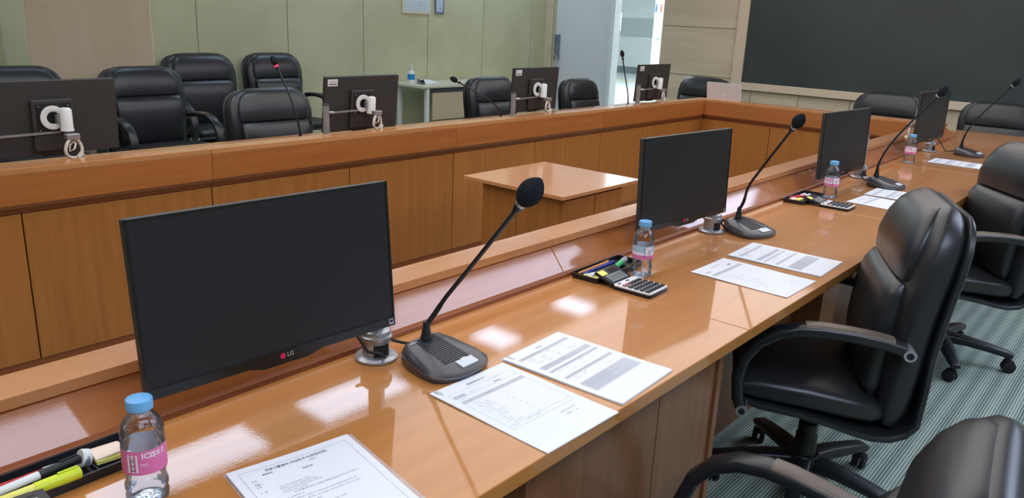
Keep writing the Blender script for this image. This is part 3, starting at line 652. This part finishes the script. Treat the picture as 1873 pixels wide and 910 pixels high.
# ------------------------------------------------------------------ documents
def make_paper(name, label, x, y, th, kind, lift=.0, n_sheets=2, group=None, wave=.0015, ln=.297, wd=.21):
    """top-left corner at (x,y); u runs +y, v runs +x; mm units inside"""
    t = thing(name, label, 'document', (x, y, D), th, group)
    def zf(u, v):
        e = math.exp(-((u)/45.)**2 - ((v)/70.)**2)*.0
        return lift + wave*(math.sin(v/297*math.pi*1.7+.6)*.5+.5) * (.4+.6*math.cos(u/210*math.pi)**2) * 1.0
    for s in range(n_sheets):
        g = MB(); nu, nv = 10, 14; off = s*.7
        top = []; 
        for j in range(nv+1):
            for i in range(nu+1):
                u = i/nu*wd*1000; v = j/nv*ln*1000
                top.append(Vector(((v+off*1.2)/1000, (u-off)/1000, .0006+.0007*(n_sheets-1-s)+zf(u, v)*(1-.3*s))))
        bot = [p-Vector((0, 0, .0003)) for p in top]
        fs = []; W = nu+1; N = len(top)
        for j in range(nv):
            for i in range(nu):
                a = j*W+i; fs.append((a, a+W, a+W+1, a+1)); fs.append((N+a, N+a+1, N+a+W+1, N+a+W))
        edge = [i for i in range(W)] + [j*W+nu for j in range(1, nv+1)] + [nv*W+i for i in range(nu-1, -1, -1)] + [j*W for j in range(nv-1, 0, -1)]
        for k in range(len(edge)):
            a, b = edge[k], edge[(k+1) % len(edge)]; fs.append((a, b, N+b, N+a))
        g.add(top+bot, fs); sh = g.build('sheet', PAPER, t, smooth=True)
        if s == 0: top_sheet = sh
    base = .0006+.0007*(n_sheets-1)
    pr = MB()
    def rect(u0, v0, u1, v1, m=0, dz=.00012):
        pr.mt(m); nu = max(1, int((u1-u0)/15)); nv = max(1, int((v1-v0)/15)); vs = []; 
        for j in range(nv+1):
            for i in range(nu+1):
                u = u0+(u1-u0)*i/nu; v = v0+(v1-v0)*j/nv; vs.append((v/1000, u/1000, base+zf(u, v)+dz))
        pr.add(vs, [(j*(nu+1)+i, (j+1)*(nu+1)+i, (j+1)*(nu+1)+i+1, j*(nu+1)+i+1) for j in range(nv) for i in range(nu)])
    def glyphs(u0, v, n, h=2.2, m=1):
        u = u0
        for k in range(n):
            if random.random() < .16: u += h*.9; continue
            w_ = h*.85
            for q in range(3):
                a = random.random()*.5; rect(u+a*w_*.3, v+q*h*.34, u+w_*(.6+a*.8), v+q*h*.34+h*.18, m, .0002)
            if random.random() < .6: rect(u+w_*.55, v, u+w_*.72, v+h*.95, m, .0002)
            u += h*1.05
    def frame(u0, v0, u1, v1, th_=.5, m=1):
        rect(u0, v0, u1, v0+th_, m); rect(u0, v1-th_, u1, v1, m); rect(u0, v0, u0+th_, v1, m); rect(u1-th_, v0, u1, v1, m)
    def txt(s, u, v, size, bold=0):
        def df(p): 
            U = u+p.x*1000; V = v-p.y*1000; return Vector((V/1000, U/1000, base+zf(U, V)+.0002))
        o = text(s, size/1000, INK, 'printed_title', top_sheet, Matrix.Identity(4), 0, df, bold=bold/1000)
        return o
    if kind == 'A':
        txt('면접전형 평가서', 105, 22, 7.5, .12)
        frame(18, 33, 192, 55); rect(18, 44, 50, 55, 2); glyphs(22, 46, 9, 2.6); glyphs(60, 47, 14, 2.4); glyphs(120, 36, 18, 2); rect(128, 46, 150, 52, 2, .00016); glyphs(131, 48, 6, 2.2)
        glyphs(22, 60, 6, 2.8); frame(18, 68, 192, 205); rect(18, 68, 192, 79, 2)
        glyphs(34, 71, 3, 3); glyphs(82, 71, 6, 3); glyphs(125, 71, 3, 2.6); glyphs(160, 70, 5, 2.4)
        for k in range(13):
            glyphs(30+random.random()*12, 86+k*8.2, random.randint(6, 17), 2.2)
            if k % 2 == 0: glyphs(104+random.random()*5, 88+k*8.2, 2, 2.4)
        rect(18, 192, 192, 192.5, 1); glyphs(24, 195, 7, 2.6); glyphs(66, 195, 13, 2.6)
        txt('평가일시   2020. 07. 08', 150, 222, 4.2); txt('평가위원          (인)', 150, 234, 4.2)
    elif kind == 'B':
        txt('지 원 서', 105, 20, 7, .1)
        for (v0, v1) in ((31, 41), (87, 103), (112, 120), (150, 159), (188, 232)):
            rect(16, v0, 194, v1, 2)
            frame(16, v0, 194, v1, .4)
        for v in (34, 90, 96, 114.5, 153, 193, 199, 205, 211, 217, 223): glyphs(22, v, random.randint(30, 58), 2.3)
        for v in (46, 52, 58, 64, 70, 77, 124, 131, 138, 163, 170, 177):
            for u in (26, 60, 98, 140): 
                if random.random() < .75: glyphs(u+random.random()*10, v, random.randint(3, 12), 2.1)
    elif kind == 'C':
        glyphs(80, 22, 14, 4.2); rect(20, 38, 45, 46, 2); glyphs(22, 40, 8, 2.4); rect(150, 40, 170, 46, 1)
        rect(14, 60, 196, 74, 2); glyphs(30, 64, 40, 2.6)
        for k in range(13): glyphs(24+random.random()*20, 86+k*11, random.randint(8, 30), 2.2)
        txt('위원   (인)', 150, 250, 4.2)
    elif kind == 'P':
        frame(13, 16, 197, 288, .55)
        txt('전문가활용비 지급청구서(면접전형)', 105, 27, 7.2, .14)
        txt('활용목적', 52, 37, 4.6, .08); txt('지원자', 128, 37, 4.4, .05); txt('면접위원', 112, 53, 4.8, .08)
        for v in (48, 58, 68): txt('성 명', 26, v, 4)
        glyphs(24, 60, 3, 3); glyphs(22, 82, 4, 3)
        for v in (80, 86, 92, 98): glyphs(50, v, random.randint(14, 26), 2.6)
        txt('◦ 위 금액을 청구하오니 아래의 계좌로 입금하여 주시기 바랍니다', 118, 106, 4.2)
        for k in range(20): glyphs(28+random.random()*60, 114+k*8, random.randint(12, 44), 2.6)
    pr.build('print', [INK, INKL, BAR], top_sheet)['kind'] = 'stuff'
    return t, base, zf
def clip(t, u, v, base):
    p = []
    pts = [(0, 0), (0, 18), (2, 21), (5, 21), (7, 18), (7, -3), (5.5, -5), (3, -5), (1.5, -3), (1.5, 14)]
    MB().tube([((v+a*.25-b*.9+10)/1000, (u+a)/1000, base+.0026) for a, b in pts], .0004, 6).build('paper_clip', SILVER, t, smooth=True)
tA, bA, _ = make_paper('document', 'clipped score sheet nearest the first microphone, with one large table', -.997, .960, -.025, 'A', .0006); clip(tA, 10, 6, bA)
tB, bB, _ = make_paper('document', 'clipped application form with grey bars, beside the nearest microphone', -1.004, 1.180, .045, 'B', .001, 3); clip(tB, 12, 6, bB)
make_paper('document', 'sheet with one grey bar in front of the second microphone', -1.025, 2.055, -.015, 'C', .0006)
make_paper('document', 'form with grey bars right of the one-bar sheet, before the second microphone', -1.028, 2.305, .03, 'B', .001, 3)
make_paper('document', 'sheet with one grey bar partly behind the middle chair back', -1.046, 3.485, -.06, 'C', .0006)
make_paper('document', 'form with grey bars beside the third microphone base', -1.043, 3.716, .02, 'B', .001, 3)
make_paper('document', 'farthest document, lying before the fourth monitor', -1.095, 5.02, .015, 'B', .001, 3)
t1, b1, zf1 = make_paper('document', 'payment form in a clear sleeve at the bottom picture edge', -1.020, .545, -.17, 'P', .0012, 2, wave=.003)
MB().box(-.004, .303, -.003, .220, .0001, .0004).build('clear_sleeve', CLEARP, t1)

# ------------------------------------------------------------------ trays with stationery, calculators
def tray(label, x0, y0, rz, L=.25, W=.088):
    """local: length along y, width along x"""
    t = thing('pen_tray', label, 'tray', (x0, y0, D), rz, 'black pen trays on the front desk')
    g = MB(); h = .016; wt = .003
    g.rbox(0, W, 0, L, 0, .0025, .008)
    g.build('tray_floor', PLAST, t, smooth=True)
    r = MB()
    def rr(x0_, x1_, y0_, y1_, z, rad, n=4):
        pts = []
        for cx, cy, a0 in ((x1_-rad, y1_-rad, 0), (x0_+rad, y1_-rad, 90), (x0_+rad, y0_+rad, 180), (x1_-rad, y0_+rad, 270)):
            for k in range(n+1):
                a = math.radians(a0+90*k/n); pts.append(Vector((cx+rad*math.cos(a), cy+rad*math.sin(a), z)))
        return pts
    r.rings([rr(0, W, 0, L, 0, .008), rr(-.002, W+.002, -.002, L+.002, h, .01), rr(.002, W-.002, .002, L-.002, h, .006), rr(wt, W-wt, wt, L-wt, .0026, .005)], cap=False)
    r.build('rim', PLAST, t, smooth=True)
    MB().box(wt, W-wt, L*.72, L*.72+.002, .0025, .009).build('divider', PLAST, t)
    return t
def pen(name, label, a, b, r, m, m2=None, cat='pen', frac=.35, clipm=None):
    a = Vector(a); b = Vector(b); t = thing(name, label, cat, a)
    d = b-a; n = d.normalized()
    MB().tube([Vector((0, 0, 0)), n*.008, d*(1-frac)], [r*.35, r, r], 12).build('barrel', m, t, smooth=True)
    MB().tube([d*(1-frac), d-n*.002, d], [r*1.12, r*1.12, r*.8], 12).build('pen_cap', m2 or m, t, smooth=True)
    s = n.cross(Vector((0, 0, 1))).normalized(); up = s.cross(n)
    MB().tube([d*(1-frac*.5)+up*(r*1.25), d-n*.004+up*(r*1.25)], r*.22, 6).build('pocket_clip', clipm or m2 or m, t)
    return t
# station 1 tray (bottom left)
T1 = tray('black pen tray at the bottom left corner, holding red pens and notes', -1.232, .222, .03, .262)
pen('ball_pen', 'red pen lying rearmost in the bottom left tray', (-1.212, .235, D+.012), (-1.205, .375, D+.013), .0052, REDP, REDP, clipm=LBLW)
pen('ball_pen', 'second red pen in the bottom left tray', (-1.200, .23, D+.011), (-1.197, .362, D+.012), .0048, REDP, REDP, clipm=LBLW)
pen('ball_pen', 'blue pen between the red and white pens in the left tray', (-1.190, .22, D+.011), (-1.192, .35, D+.012), .0045, BLUEP, BLUEP)
pen('marker_pen', 'white marker with a black cap leaning across the left tray', (-1.173, .225, D+.023), (-1.187, .398, D+.025), .0065, WPLAST, PLAST, 'marker')
pen('highlighter', 'yellow highlighter at the front of the left tray', (-1.155, .235, D+.019), (-1.153, .385, D+.022), .0088, STICKY, YELP, 'highlighter', .42)
t = thing('correction_tape', 'small white correction tape dispenser in the left tray', 'correction tape', (-1.192, .405, D+.003))
MB().lathe([(.0135, -.007), (.0145, -.005), (.0145, .005), (.0135, .007)], n=20, M=TR(0, 0, .0165) @ RX(math.radians(70))).build('case', WPLAST, t, smooth=True)
MB().lathe([(.0145, -.0045), (.0148, 0), (.0145, .0045)], (0, 0, 0), 20, M=TR(0, 0, .016) @ RX(math.radians(70))).build('clear_band', SILVER, t, smooth=True)
t = thing('sticky_notes', 'pad of peach notes over yellow notes in the left tray', 'sticky notes', (-1.198, .44, D+.006), -.1)
MB().box(-.021, .021, -.02, .022, 0, .006).build('yellow_pad', STICKY, t)
g = MB(); n = 6; top = []
for i in range(n+1):
    u = i/n; top += [Vector((-.022+.04*u, -.021, .0065+.006*math.sin(u*math.pi)*1+.002)), Vector((-.022+.04*u, .022, .0065+.007*math.sin(u*math.pi*.8)+.002))]
N = len(top); low = [Vector((p.x, p.y, max(.006, p.z-.003))) for p in top]
fs = []
for i in range(n): a = 2*i; fs += [(a, a+2, a+3, a+1), (N+a, N+a+1, N+a+3, N+a+2), (a, N+a, N+a+2, a+2), (a+1, a+3, N+a+3, N+a+1)]
fs += [(0, 1, N+1, N), (2*n, N+2*n, N+2*n+1, 2*n+1)]
g.add(top+low, fs).build('peach_pad', PEACH, t, smooth=True)
# calculator
def make_calc(name, label, x, y, rz, tilt, group='desk calculators on the front desk', note=False):
    """local: keys body spans x 0..0.115 (towards user), y 0..0.105; display hinged at x=0 going -x"""
    t = thing(name, label, 'calculator', (x, y, D), rz, group)
    MB().rbox(0, .118, 0, .106, 0, .010, .010).build('lower_case', PLAST, t, smooth=True)
    f = MB().rbox(.001, .117, .001, .105, .010, .0135, .009).build('face_plate', WPLAST, t, smooth=True)
    for r in range(5):
        for c in range(6):
            x0 = .026+r*.0178; y0 = .008+c*.0158
            m = KEYR if (r == 0 and c < 2) or (r == 1 and c == 0) and False else KEYB
            MB().rbox(x0, x0+.013, y0, y0+.0118, .0135, .0162, .002, 2).build('key', m, f, bevel=0)
    for y0 in (.012, .055): MB().box(.008, .014, y0, y0+.014, .0135, .0145).build('slide_switch', KEYB, f)
    M = TR(0, 0, .010) @ RY(tilt)
    dpl = MB().rbox(-.066, -.001, .001, .105, -.004, .004, .006, M=M).build('display_housing', PLAST, t, smooth=True)
    MB().box(-.036, -.007, .014, .092, .004, .0048, M=M).build('display_frame', SILVER, dpl)
    MB().box(-.032, -.011, .018, .088, .0048, .0053, M=M).build('display', LCD, dpl)
    MB().box(-.058, -.044, .05, .09, .004, .0046, M=M).build('solar_cell', mat('solar_cell', (44, 36, 34), .2) if 'solar_cell' not in MATS else MATS['solar_cell'], dpl)
    if note: MB().box(-.060, -.040, .004, .034, .0041, .0047, M=M).build('memo_note', STICKY, dpl)
    return t
make_calc('calculator', 'calculator cut off by the bottom left corner of the picture', -1.092, .226, .04, math.radians(11))
# station 2
tray('black pen tray behind the second water bottle, holding a blue pen', -1.243, 1.752, .02, .25)
pen('pencil', 'orange pencil at the rear of the second tray', (-1.228, 1.765, D+.012), (-1.232, 1.925, D+.014), .0036, ORANGEP, ORANGEP, 'pencil', .1)
pen('ball_pen', 'thick blue pen in the second tray', (-1.215, 1.770, D+.012), (-1.220, 1.935, D+.013), .0050, BLUEP, BLUEP)
pen('ball_pen', 'clear pen with a red cap end in the second tray', (-1.190, 1.90, D+.011), (-1.196, 1.762, D+.013), .0042, GRAPH, WPLAST)
pen('ball_pen', 'clear pen with a black cap end in the second tray', (-1.178, 1.90, D+.012), (-1.182, 1.768, D+.014), .0042, LGGREY, WPLAST)
pen('highlighter', 'green highlighter with a clear cap in the second tray', (-1.180, 1.885, D+.017), (-1.205, 1.975, D+.017), .0078, GREENP, LGGREY, 'highlighter', .42)
t = thing('sticky_notes', 'cream note pad at the near end of the second tray', 'sticky notes', (-1.185, 1.772, D+.003)); MB().box(-.025, .025, -.012, .012, 0, .010).build('pad', STICKY, t)
make_calc('calculator', 'open calculator with a yellow note, beside the second water bottle', -1.103, 1.752, .03, math.radians(20), note=True)
# station 3
tray('black pen tray behind the third water bottle, holding pale erasers', -1.238, 3.262, .02, .25)
for k, (m, dx, dy, L, nm, lb) in enumerate(((PEACH, .0, .0, .05, 'eraser', 'cream eraser at the near end of the third tray'), (STICKY, .022, .012, .05, 'eraser', 'yellow eraser beside the cream one in the third tray'))):
    t = thing(nm, lb, 'eraser', (-1.215+dx, 3.272+dy, D+.003)); MB().box(0, .018, 0, L, 0, .013).build('block', m, t, bevel=.002)
pen('ball_pen', 'red and white pen in the third tray', (-1.225, 3.30, D+.014), (-1.20, 3.42, D+.016), .005, REDP, WPLAST)
pen('ball_pen', 'second red and white pen in the third tray', (-1.205, 3.31, D+.014), (-1.182, 3.43, D+.016), .005, REDP, WPLAST)
make_calc('calculator', 'calculator beside the third water bottle', -1.092, 3.290, .02, math.radians(16), note=True)

# ------------------------------------------------------------------ office chairs
def make_chair():
    """faces +y, origin on the floor"""
    t = thing('office_chair', 'c', 'chair')
    # outer shell band
    sp = [((0, .232, .392), .240, .012), ((0, .17, .382), .25, .015), ((0, .06, .374), .25, .015), ((0, -.03, .358), .25, .015), ((0, -.09, .344), .25, .015), ((0, -.14, .337), .25, .016), ((0, -.185, .342), .25, .016), ((0, -.222, .362), .252, .016),
          ((0, -.245, .395), .252, .016), ((0, -.256, .44), .252, .016), ((0, -.258, .51), .254, .016), ((0, -.258, .60), .258, .016), ((0, -.268, .72), .264, .016), ((0, -.282, .83), .266, .016), ((0, -.292, .90), .258, .016), ((0, -.296, .94), .240, .015), ((0, -.298, .968), .212, .012), ((0, -.298, .982), .180, .008)]
    sp = [((x_, y_+(.012 if z_ > .40 and y_ < 0 else .004), z_), a_*(.985 if z_ > .4 else 1), b_*.9) for (x_, y_, z_), a_, b_ in sp]
    MB().loft(sp, 32, 5).build('shell', LEATHER, t, smooth=True)
    sc_ = [((0, .250, .420), .215, .016), ((0, .238, .428), .238, .032), ((0, .18, .434), .248, .044), ((0, .05, .428), .25, .046), ((0, -.06, .416), .248, .046), ((0, -.13, .408), .24, .042), ((0, -.16, .406), .22, .03)]
    MB().loft(sc_, 32, 4).build('seat', LEATHER, t, smooth=True)
    bk = [((0, -.175, .375), .225, .030), ((0, -.180, .43), .243, .052), ((0, -.186, .53), .249, .058), ((0, -.192, .65), .254, .060), ((0, -.200, .75), .262, .062), ((0, -.214, .84), .264, .062), ((0, -.228, .905), .254, .058), ((0, -.238, .945), .234, .052), ((0, -.245, .975), .200, .040), ((0, -.250, .992), .165, .022), ((0, -.252, .998), .12, .008)]
    MB().loft(bk, 36, 3.6).build('backrest', LEATHER, t, smooth=True)
    lp = [((0, -.125, .45), .195, .015), ((0, -.118, .48), .206, .034), ((0, -.122, .58), .210, .042), ((0, -.130, .68), .213, .044), ((0, -.140, .745), .213, .040), ((0, -.150, .778), .208, .026), ((0, -.158, .790), .20, .008)]
    MB().loft(lp, 32, 4).build('lumbar_cushion', LEATHER, t, smooth=True)
    hp = [((0, -.168, .788), .205, .010), ((0, -.160, .802), .216, .030), ((0, -.168, .85), .220, .040), ((0, -.186, .905), .212, .042), ((0, -.204, .95), .190, .036), ((0, -.218, .978), .158, .024), ((0, -.226, .990), .13, .008)]
    MB().loft(hp, 32, 3.6).build('head_cushion', LEATHER, t, smooth=True)
    for s in (-1, 1):
        ap = [(-.165, .630), (-.11, .642), (-.04, .650), (.04, .652), (.10, .648), (.155, .632), (.205, .597), (.238, .545), (.250, .48), (.243, .42), (.232, .395)]
        a = MB().loft([((s*.275, y, z), .028 if i < 6 else .026, .017) for i, (y, z) in enumerate(ap)], 16, 3.5).build('armrest', LEATHER, t, smooth=True)
        MB().loft([((s*.275, y, z+.008), .0255, .012) for (y, z) in [(-.135, .638), (-.09, .646), (-.02, .651), (.05, .653), (.09, .650)]], 16, 3).build('arm_pad', LEATH_B, a, smooth=True)
        for (y, z) in ((-.176, .622), (.228, .388)):
            MB().cyl((s*.275-.030, y, z), (s*.275+.030, y, z), .0165, n=18).build('clamp_ring', SILVER, a, smooth=True)
            MB().cyl((s*.275-.032, y, z), (s*.275+.032, y, z), .0095, n=14).build('clamp_bolt', RUBBER, a, smooth=True)
    g = MB().box(-.09, .09, -.10, .16, .315, .362).build('tilt_mechanism', PLAST, t, bevel=.012)
    MB().tube([(.09, .06, .335), (.20, .07, .325), (.24, .08, .318)], [.008, .007, .012], 8).build('lever', PLAST, g, smooth=True)
    MB().lathe([(.034, .085), (.034, .20), (.030, .205), (.030, .24), (.022, .245), (.022, .325)], n=20).build('gas_column', PLAST, t, smooth=True)
    hub = MB().lathe([(.04, .075), (.055, .085), (.058, .12), (.045, .135)], n=20).build('hub', PLAST, t, smooth=True)
    for k in range(5):
        a = math.radians(72*k-46.6); M = RZ(a)
        lg = [((r, 0, z), w_, h_) for r, z, w_, h_ in ((.03, .108, .032, .024), (.12, .107, .030, .020), (.22, .095, .026, .017), (.285, .085, .024, .015), (.305, .078, .018, .010))]
        g = MB().loft(lg, 14, 4, X=Vector((0, 1, 0))); g.v = [M @ p for p in g.v]
        l = g.build('base_leg', PLAST, t, smooth=True)
        g = MB(); rot = RZ(random.random()*6.28)
        CM = M @ TR(.285, 0, 0) @ rot
        for s in (-1, 1):
            g.lathe([(.022, -.008), (.027, -.005), (.027, .005), (.022, .008)], n=16, M=CM @ TR(.012, s*.013, .0275) @ RX(math.pi/2))
        g.loft([((x_, 0, z_), .010, .006) for x_, z_ in ((-.012, .05), (0, .058), (.018, .056), (.030, .045))], 8, 3, X=Vector((0, 1, 0)))
        for i in range(len(g.v)-32, len(g.v)): g.v[i] = CM @ g.v[i]
        g.tube([CM @ Vector((0, 0, .04)), CM @ Vector((0, 0, .085))], .008, 8)
        g.build('caster', RUBBER, t, smooth=True)
    return t
ch0 = make_chair()
# facing direction angle: local +y rotated by yaw.  facing -x = +90deg ; facing +x = -90deg ; facing -y = 180deg
CH = [
 (-.415, 1.20, 97, 1.0, 1.0, 'black leather chair cut off by the bottom right corner', 'black chairs along the front desk'),
 (-.709, 2.358, 115.3, 1.0, 1.0, 'black leather chair in the middle right, arm and base fully in view', 'black chairs along the front desk'),
 (-.665, 3.897, 128, 1.0, 1.0, 'black leather chair at the right picture edge, third along the front desk', 'black chairs along the front desk'),
 (-5.6, 1.84, -90, 1.15, 1.0, 'black chair at the left picture edge, only its top above the monitor', 'black chairs behind the opposite desk'),
 (-5.6, 2.68, -88, 1.18, .985, 'black chair with its seat in view, right of the leftmost opposite monitor', 'black chairs behind the opposite desk'),
 (-6.15, 3.42, -90, 1.15, 1.04, 'black chair in the back row at left, standing before the green wall', 'black chairs in the back row'),
 (-4.22, 2.82, -92, 1.18, .945, 'black chair tucked close to the desk behind the red-lit microphone', 'black chairs behind the opposite desk'),
 (-6.15, 4.12, -92, 1.02, 1.04, 'black chair in the back row, its right arm pointing at a monitor', 'black chairs in the back row'),
 (-4.30, 5.0, -94, 1.1, .95, 'black chair in front of the cream side table', 'black chairs behind the opposite desk'),
 (-4.30, 6.26, -94, 1.1, .90, 'black chair left of the lobby opening, right of a monitor back', 'black chairs behind the opposite desk'),
 (-3.88, 7.38, 175, 1.2, .93, 'black chair behind the silver laptop at the far corner', 'black chairs under the blackboard'),
 (-2.06, 7.42, 178, 1.25, .93, 'black chair under the blackboard, left of the farthest front monitor', 'black chairs under the blackboard'),
 (-1.18, 7.42, 182, 1.2, .93, 'black chair under the blackboard at the right picture edge', 'black chairs under the blackboard'),
]
chairs = []
for i, (x, y, r, sx, s, lab, grp) in enumerate(CH):
    o = copy_tree(ch0) if i < 12 else ch0
    o.location = (x, y, 0); o.rotation_euler = (0, 0, math.radians(r)); o.scale = (sx*s, s, s); tag(o, lab, 'chair', grp); chairs.append(o)
for c in chairs[0].children:       # this chair is let down and tilted back
    if c.name.split('.')[0] not in ('base_leg', 'caster', 'gas_column', 'hub'):
        c.matrix_local = TR(0, 0, .38-.10) @ RX(math.radians(8.5)) @ TR(0, 0, -.38)

# ------------------------------------------------------------------ side table, sanitizer, laptop, posters
t = thing('side_table', 'cream folding table with a beige modesty panel against the green wall', 'table', (-6.24, 6.4, 0))
MB().box(-6.52, -6.0, 5.62, 7.33, .695, .72).build('tabletop', TBLTOP, t, world=True, bevel=.004)
MB().box(-6.06, -6.03, 5.74, 7.20, .645, .694).build('rail', GRAPH, t, world=True)
MB().box(-6.05, -6.035, 5.80, 7.14, .36, .66).build('modesty_panel', TBLPAN, t, world=True, bevel=.003)
for y in (5.72, 7.18):
    MB().box(-6.06, -6.02, y-.02, y+.02, .03, .694).build('leg', WHITE, t, world=True, bevel=.003)
    MB().box(-6.48, -6.44, y-.02, y+.02, .03, .694).build('leg', WHITE, t, world=True, bevel=.003)
    MB().box(-6.5, -5.99, y-.022, y+.022, 0, .029).build('foot', WHITE, t, world=True, bevel=.003)
t = thing('sanitizer_bottle', 'white pump bottle with a blue label on the cream table', 'bottle', (-6.28, 5.72, .72))
MB().lathe([(.034, 0), (.038, .004), (.038, .11), (.03, .128), (.014, .138), (.014, .15)], n=24).build('bottle_body', WPLAST, t, smooth=True)
MB().lathe([(.0385, .045), (.0387, .046), (.0387, .10), (.0385, .101)], n=24, cap=False).build('label', SANI, t, smooth=True)
MB().lathe([(.015, .15), (.015, .162), (.005, .165), (.005, .185)], n=14).box(-.01, .01, -.035, .012, .183, .194).build('pump', WPLAST, t)
t = thing('folded_cloth', 'crumpled white cloth beside the pump bottle', 'cloth', (-6.22, 5.92, .72))
g = MB(); pts = []; n = 10
for j in range(n+1):
    for i in range(n+1):
        u, v = i/n, j/n; h = .05*(1-v)*math.sin(math.pi*u)**.6*(1+.25*math.sin(9*u+3*v)) + .012*math.sin(math.pi*v)*math.sin(math.pi*u)
        pts.append(Vector((-.07+.14*u+.01*math.sin(7*v), -.12+.26*v, max(0, h)+.003)))
N = len(pts); fs = [(j*(n+1)+i, j*(n+1)+i+1, (j+1)*(n+1)+i+1, (j+1)*(n+1)+i) for j in range(n) for i in range(n)]
g.add(pts+[Vector((p.x, p.y, .0)) for p in pts], fs+[tuple(N+i for i in f)[::-1] for f in fs]).build('cloth', WPLAST, t, smooth=True)
# laptop
t = thing('laptop', 'silver laptop standing open on the far corner of the desk', 'laptop', (-3.21, 6.72, D), math.radians(2))
MB().rbox(-.163, .163, -.0, .227, 0, .011, .012).build('laptop_base', ALU, t, smooth=True)
M = TR(0, -.001, .012) @ RX(math.radians(12))
lid = MB(); lid.rbox(-.163, .163, 0, .215, -.003, .003, .012, M=M @ RX(math.pi/2)); ld = lid.build('lid', ALU, t, smooth=True)
ap = MB()
def logo(pts, m):
    g = MB(); g.prism([(x_, z_, 0) for x_, z_ in pts], (0, 0, .0006), M=M @ TR(0, -.0032, .108) @ RX(math.pi/2)); return g
body = [(0, .011), (.004, .0135), (.010, .0135), (.015, .010), (.0125, .005), (.0125, -.001), (.0165, -.0055), (.013, -.012), (.008, -.0175), (.003, -.0155), (-.003, -.0155), (-.008, -.0175), (-.013, -.011), (-.0155, -.003), (-.0150, .005), (-.011, .0115), (-.005, .0135)]
logo(body, WHITE).build('logo_fruit', WPLAST, ld); logo([(0, .016), (.001, .021), (.006, .025), (.006, .020), (.003, .0165)], WHITE).build('logo_leaf', WPLAST, ld)
# posters on the left wall
def poster(name, label, y0, y1, z0, z1, m, fm, taper=0):
    t = thing(name, label, 'notice', (XL+.002, (y0+y1)/2, z0)); f = .02
    def q(a0, a1, b0, b1, x0, x1):
        return [(x0, a0+taper*(1-0), b0), (x0, a1-taper, b0), (x0, a1, b1), (x0, a0, b1)], (x1-x0, 0, 0)
    a = q(y0, y1, z0, z1, XL+.001, XL+.012); MB().prism(a[0], a[1]).build('frame', fm, t, world=True)
    a = q(y0+f, y1-f, z0+f*1.2, z1-f, XL+.012, XL+.0135); MB().prism(a[0], a[1]).build('sheet', m, t, world=True)
    g = MB()
    for k in range(16):
        zz = z0+.05+k*.034; ya = y0+.05+random.random()*.04
        while ya < y1-.08 and zz < z1-.05:
            w_ = random.uniform(.02, .07); g.box(XL+.0135, XL+.0139, ya, min(ya+w_, y1-.05), zz, zz+.007); ya += w_+random.uniform(.02, .06)
    g.build('print', BAR if taper == 0 else INKL, t, world=True)['kind'] = 'stuff'
poster('wall_notice', 'white evacuation notice in a pale frame on the green wall', 5.83, 6.235, zd(.70), zd(1.25), POSTER, POSTERF)
poster('wall_notice', 'narrow tapered notice in a grey holder beside the framed notice', 6.285, 6.46, zd(.705), zd(1.2), POSTER2, GREYB, .022)
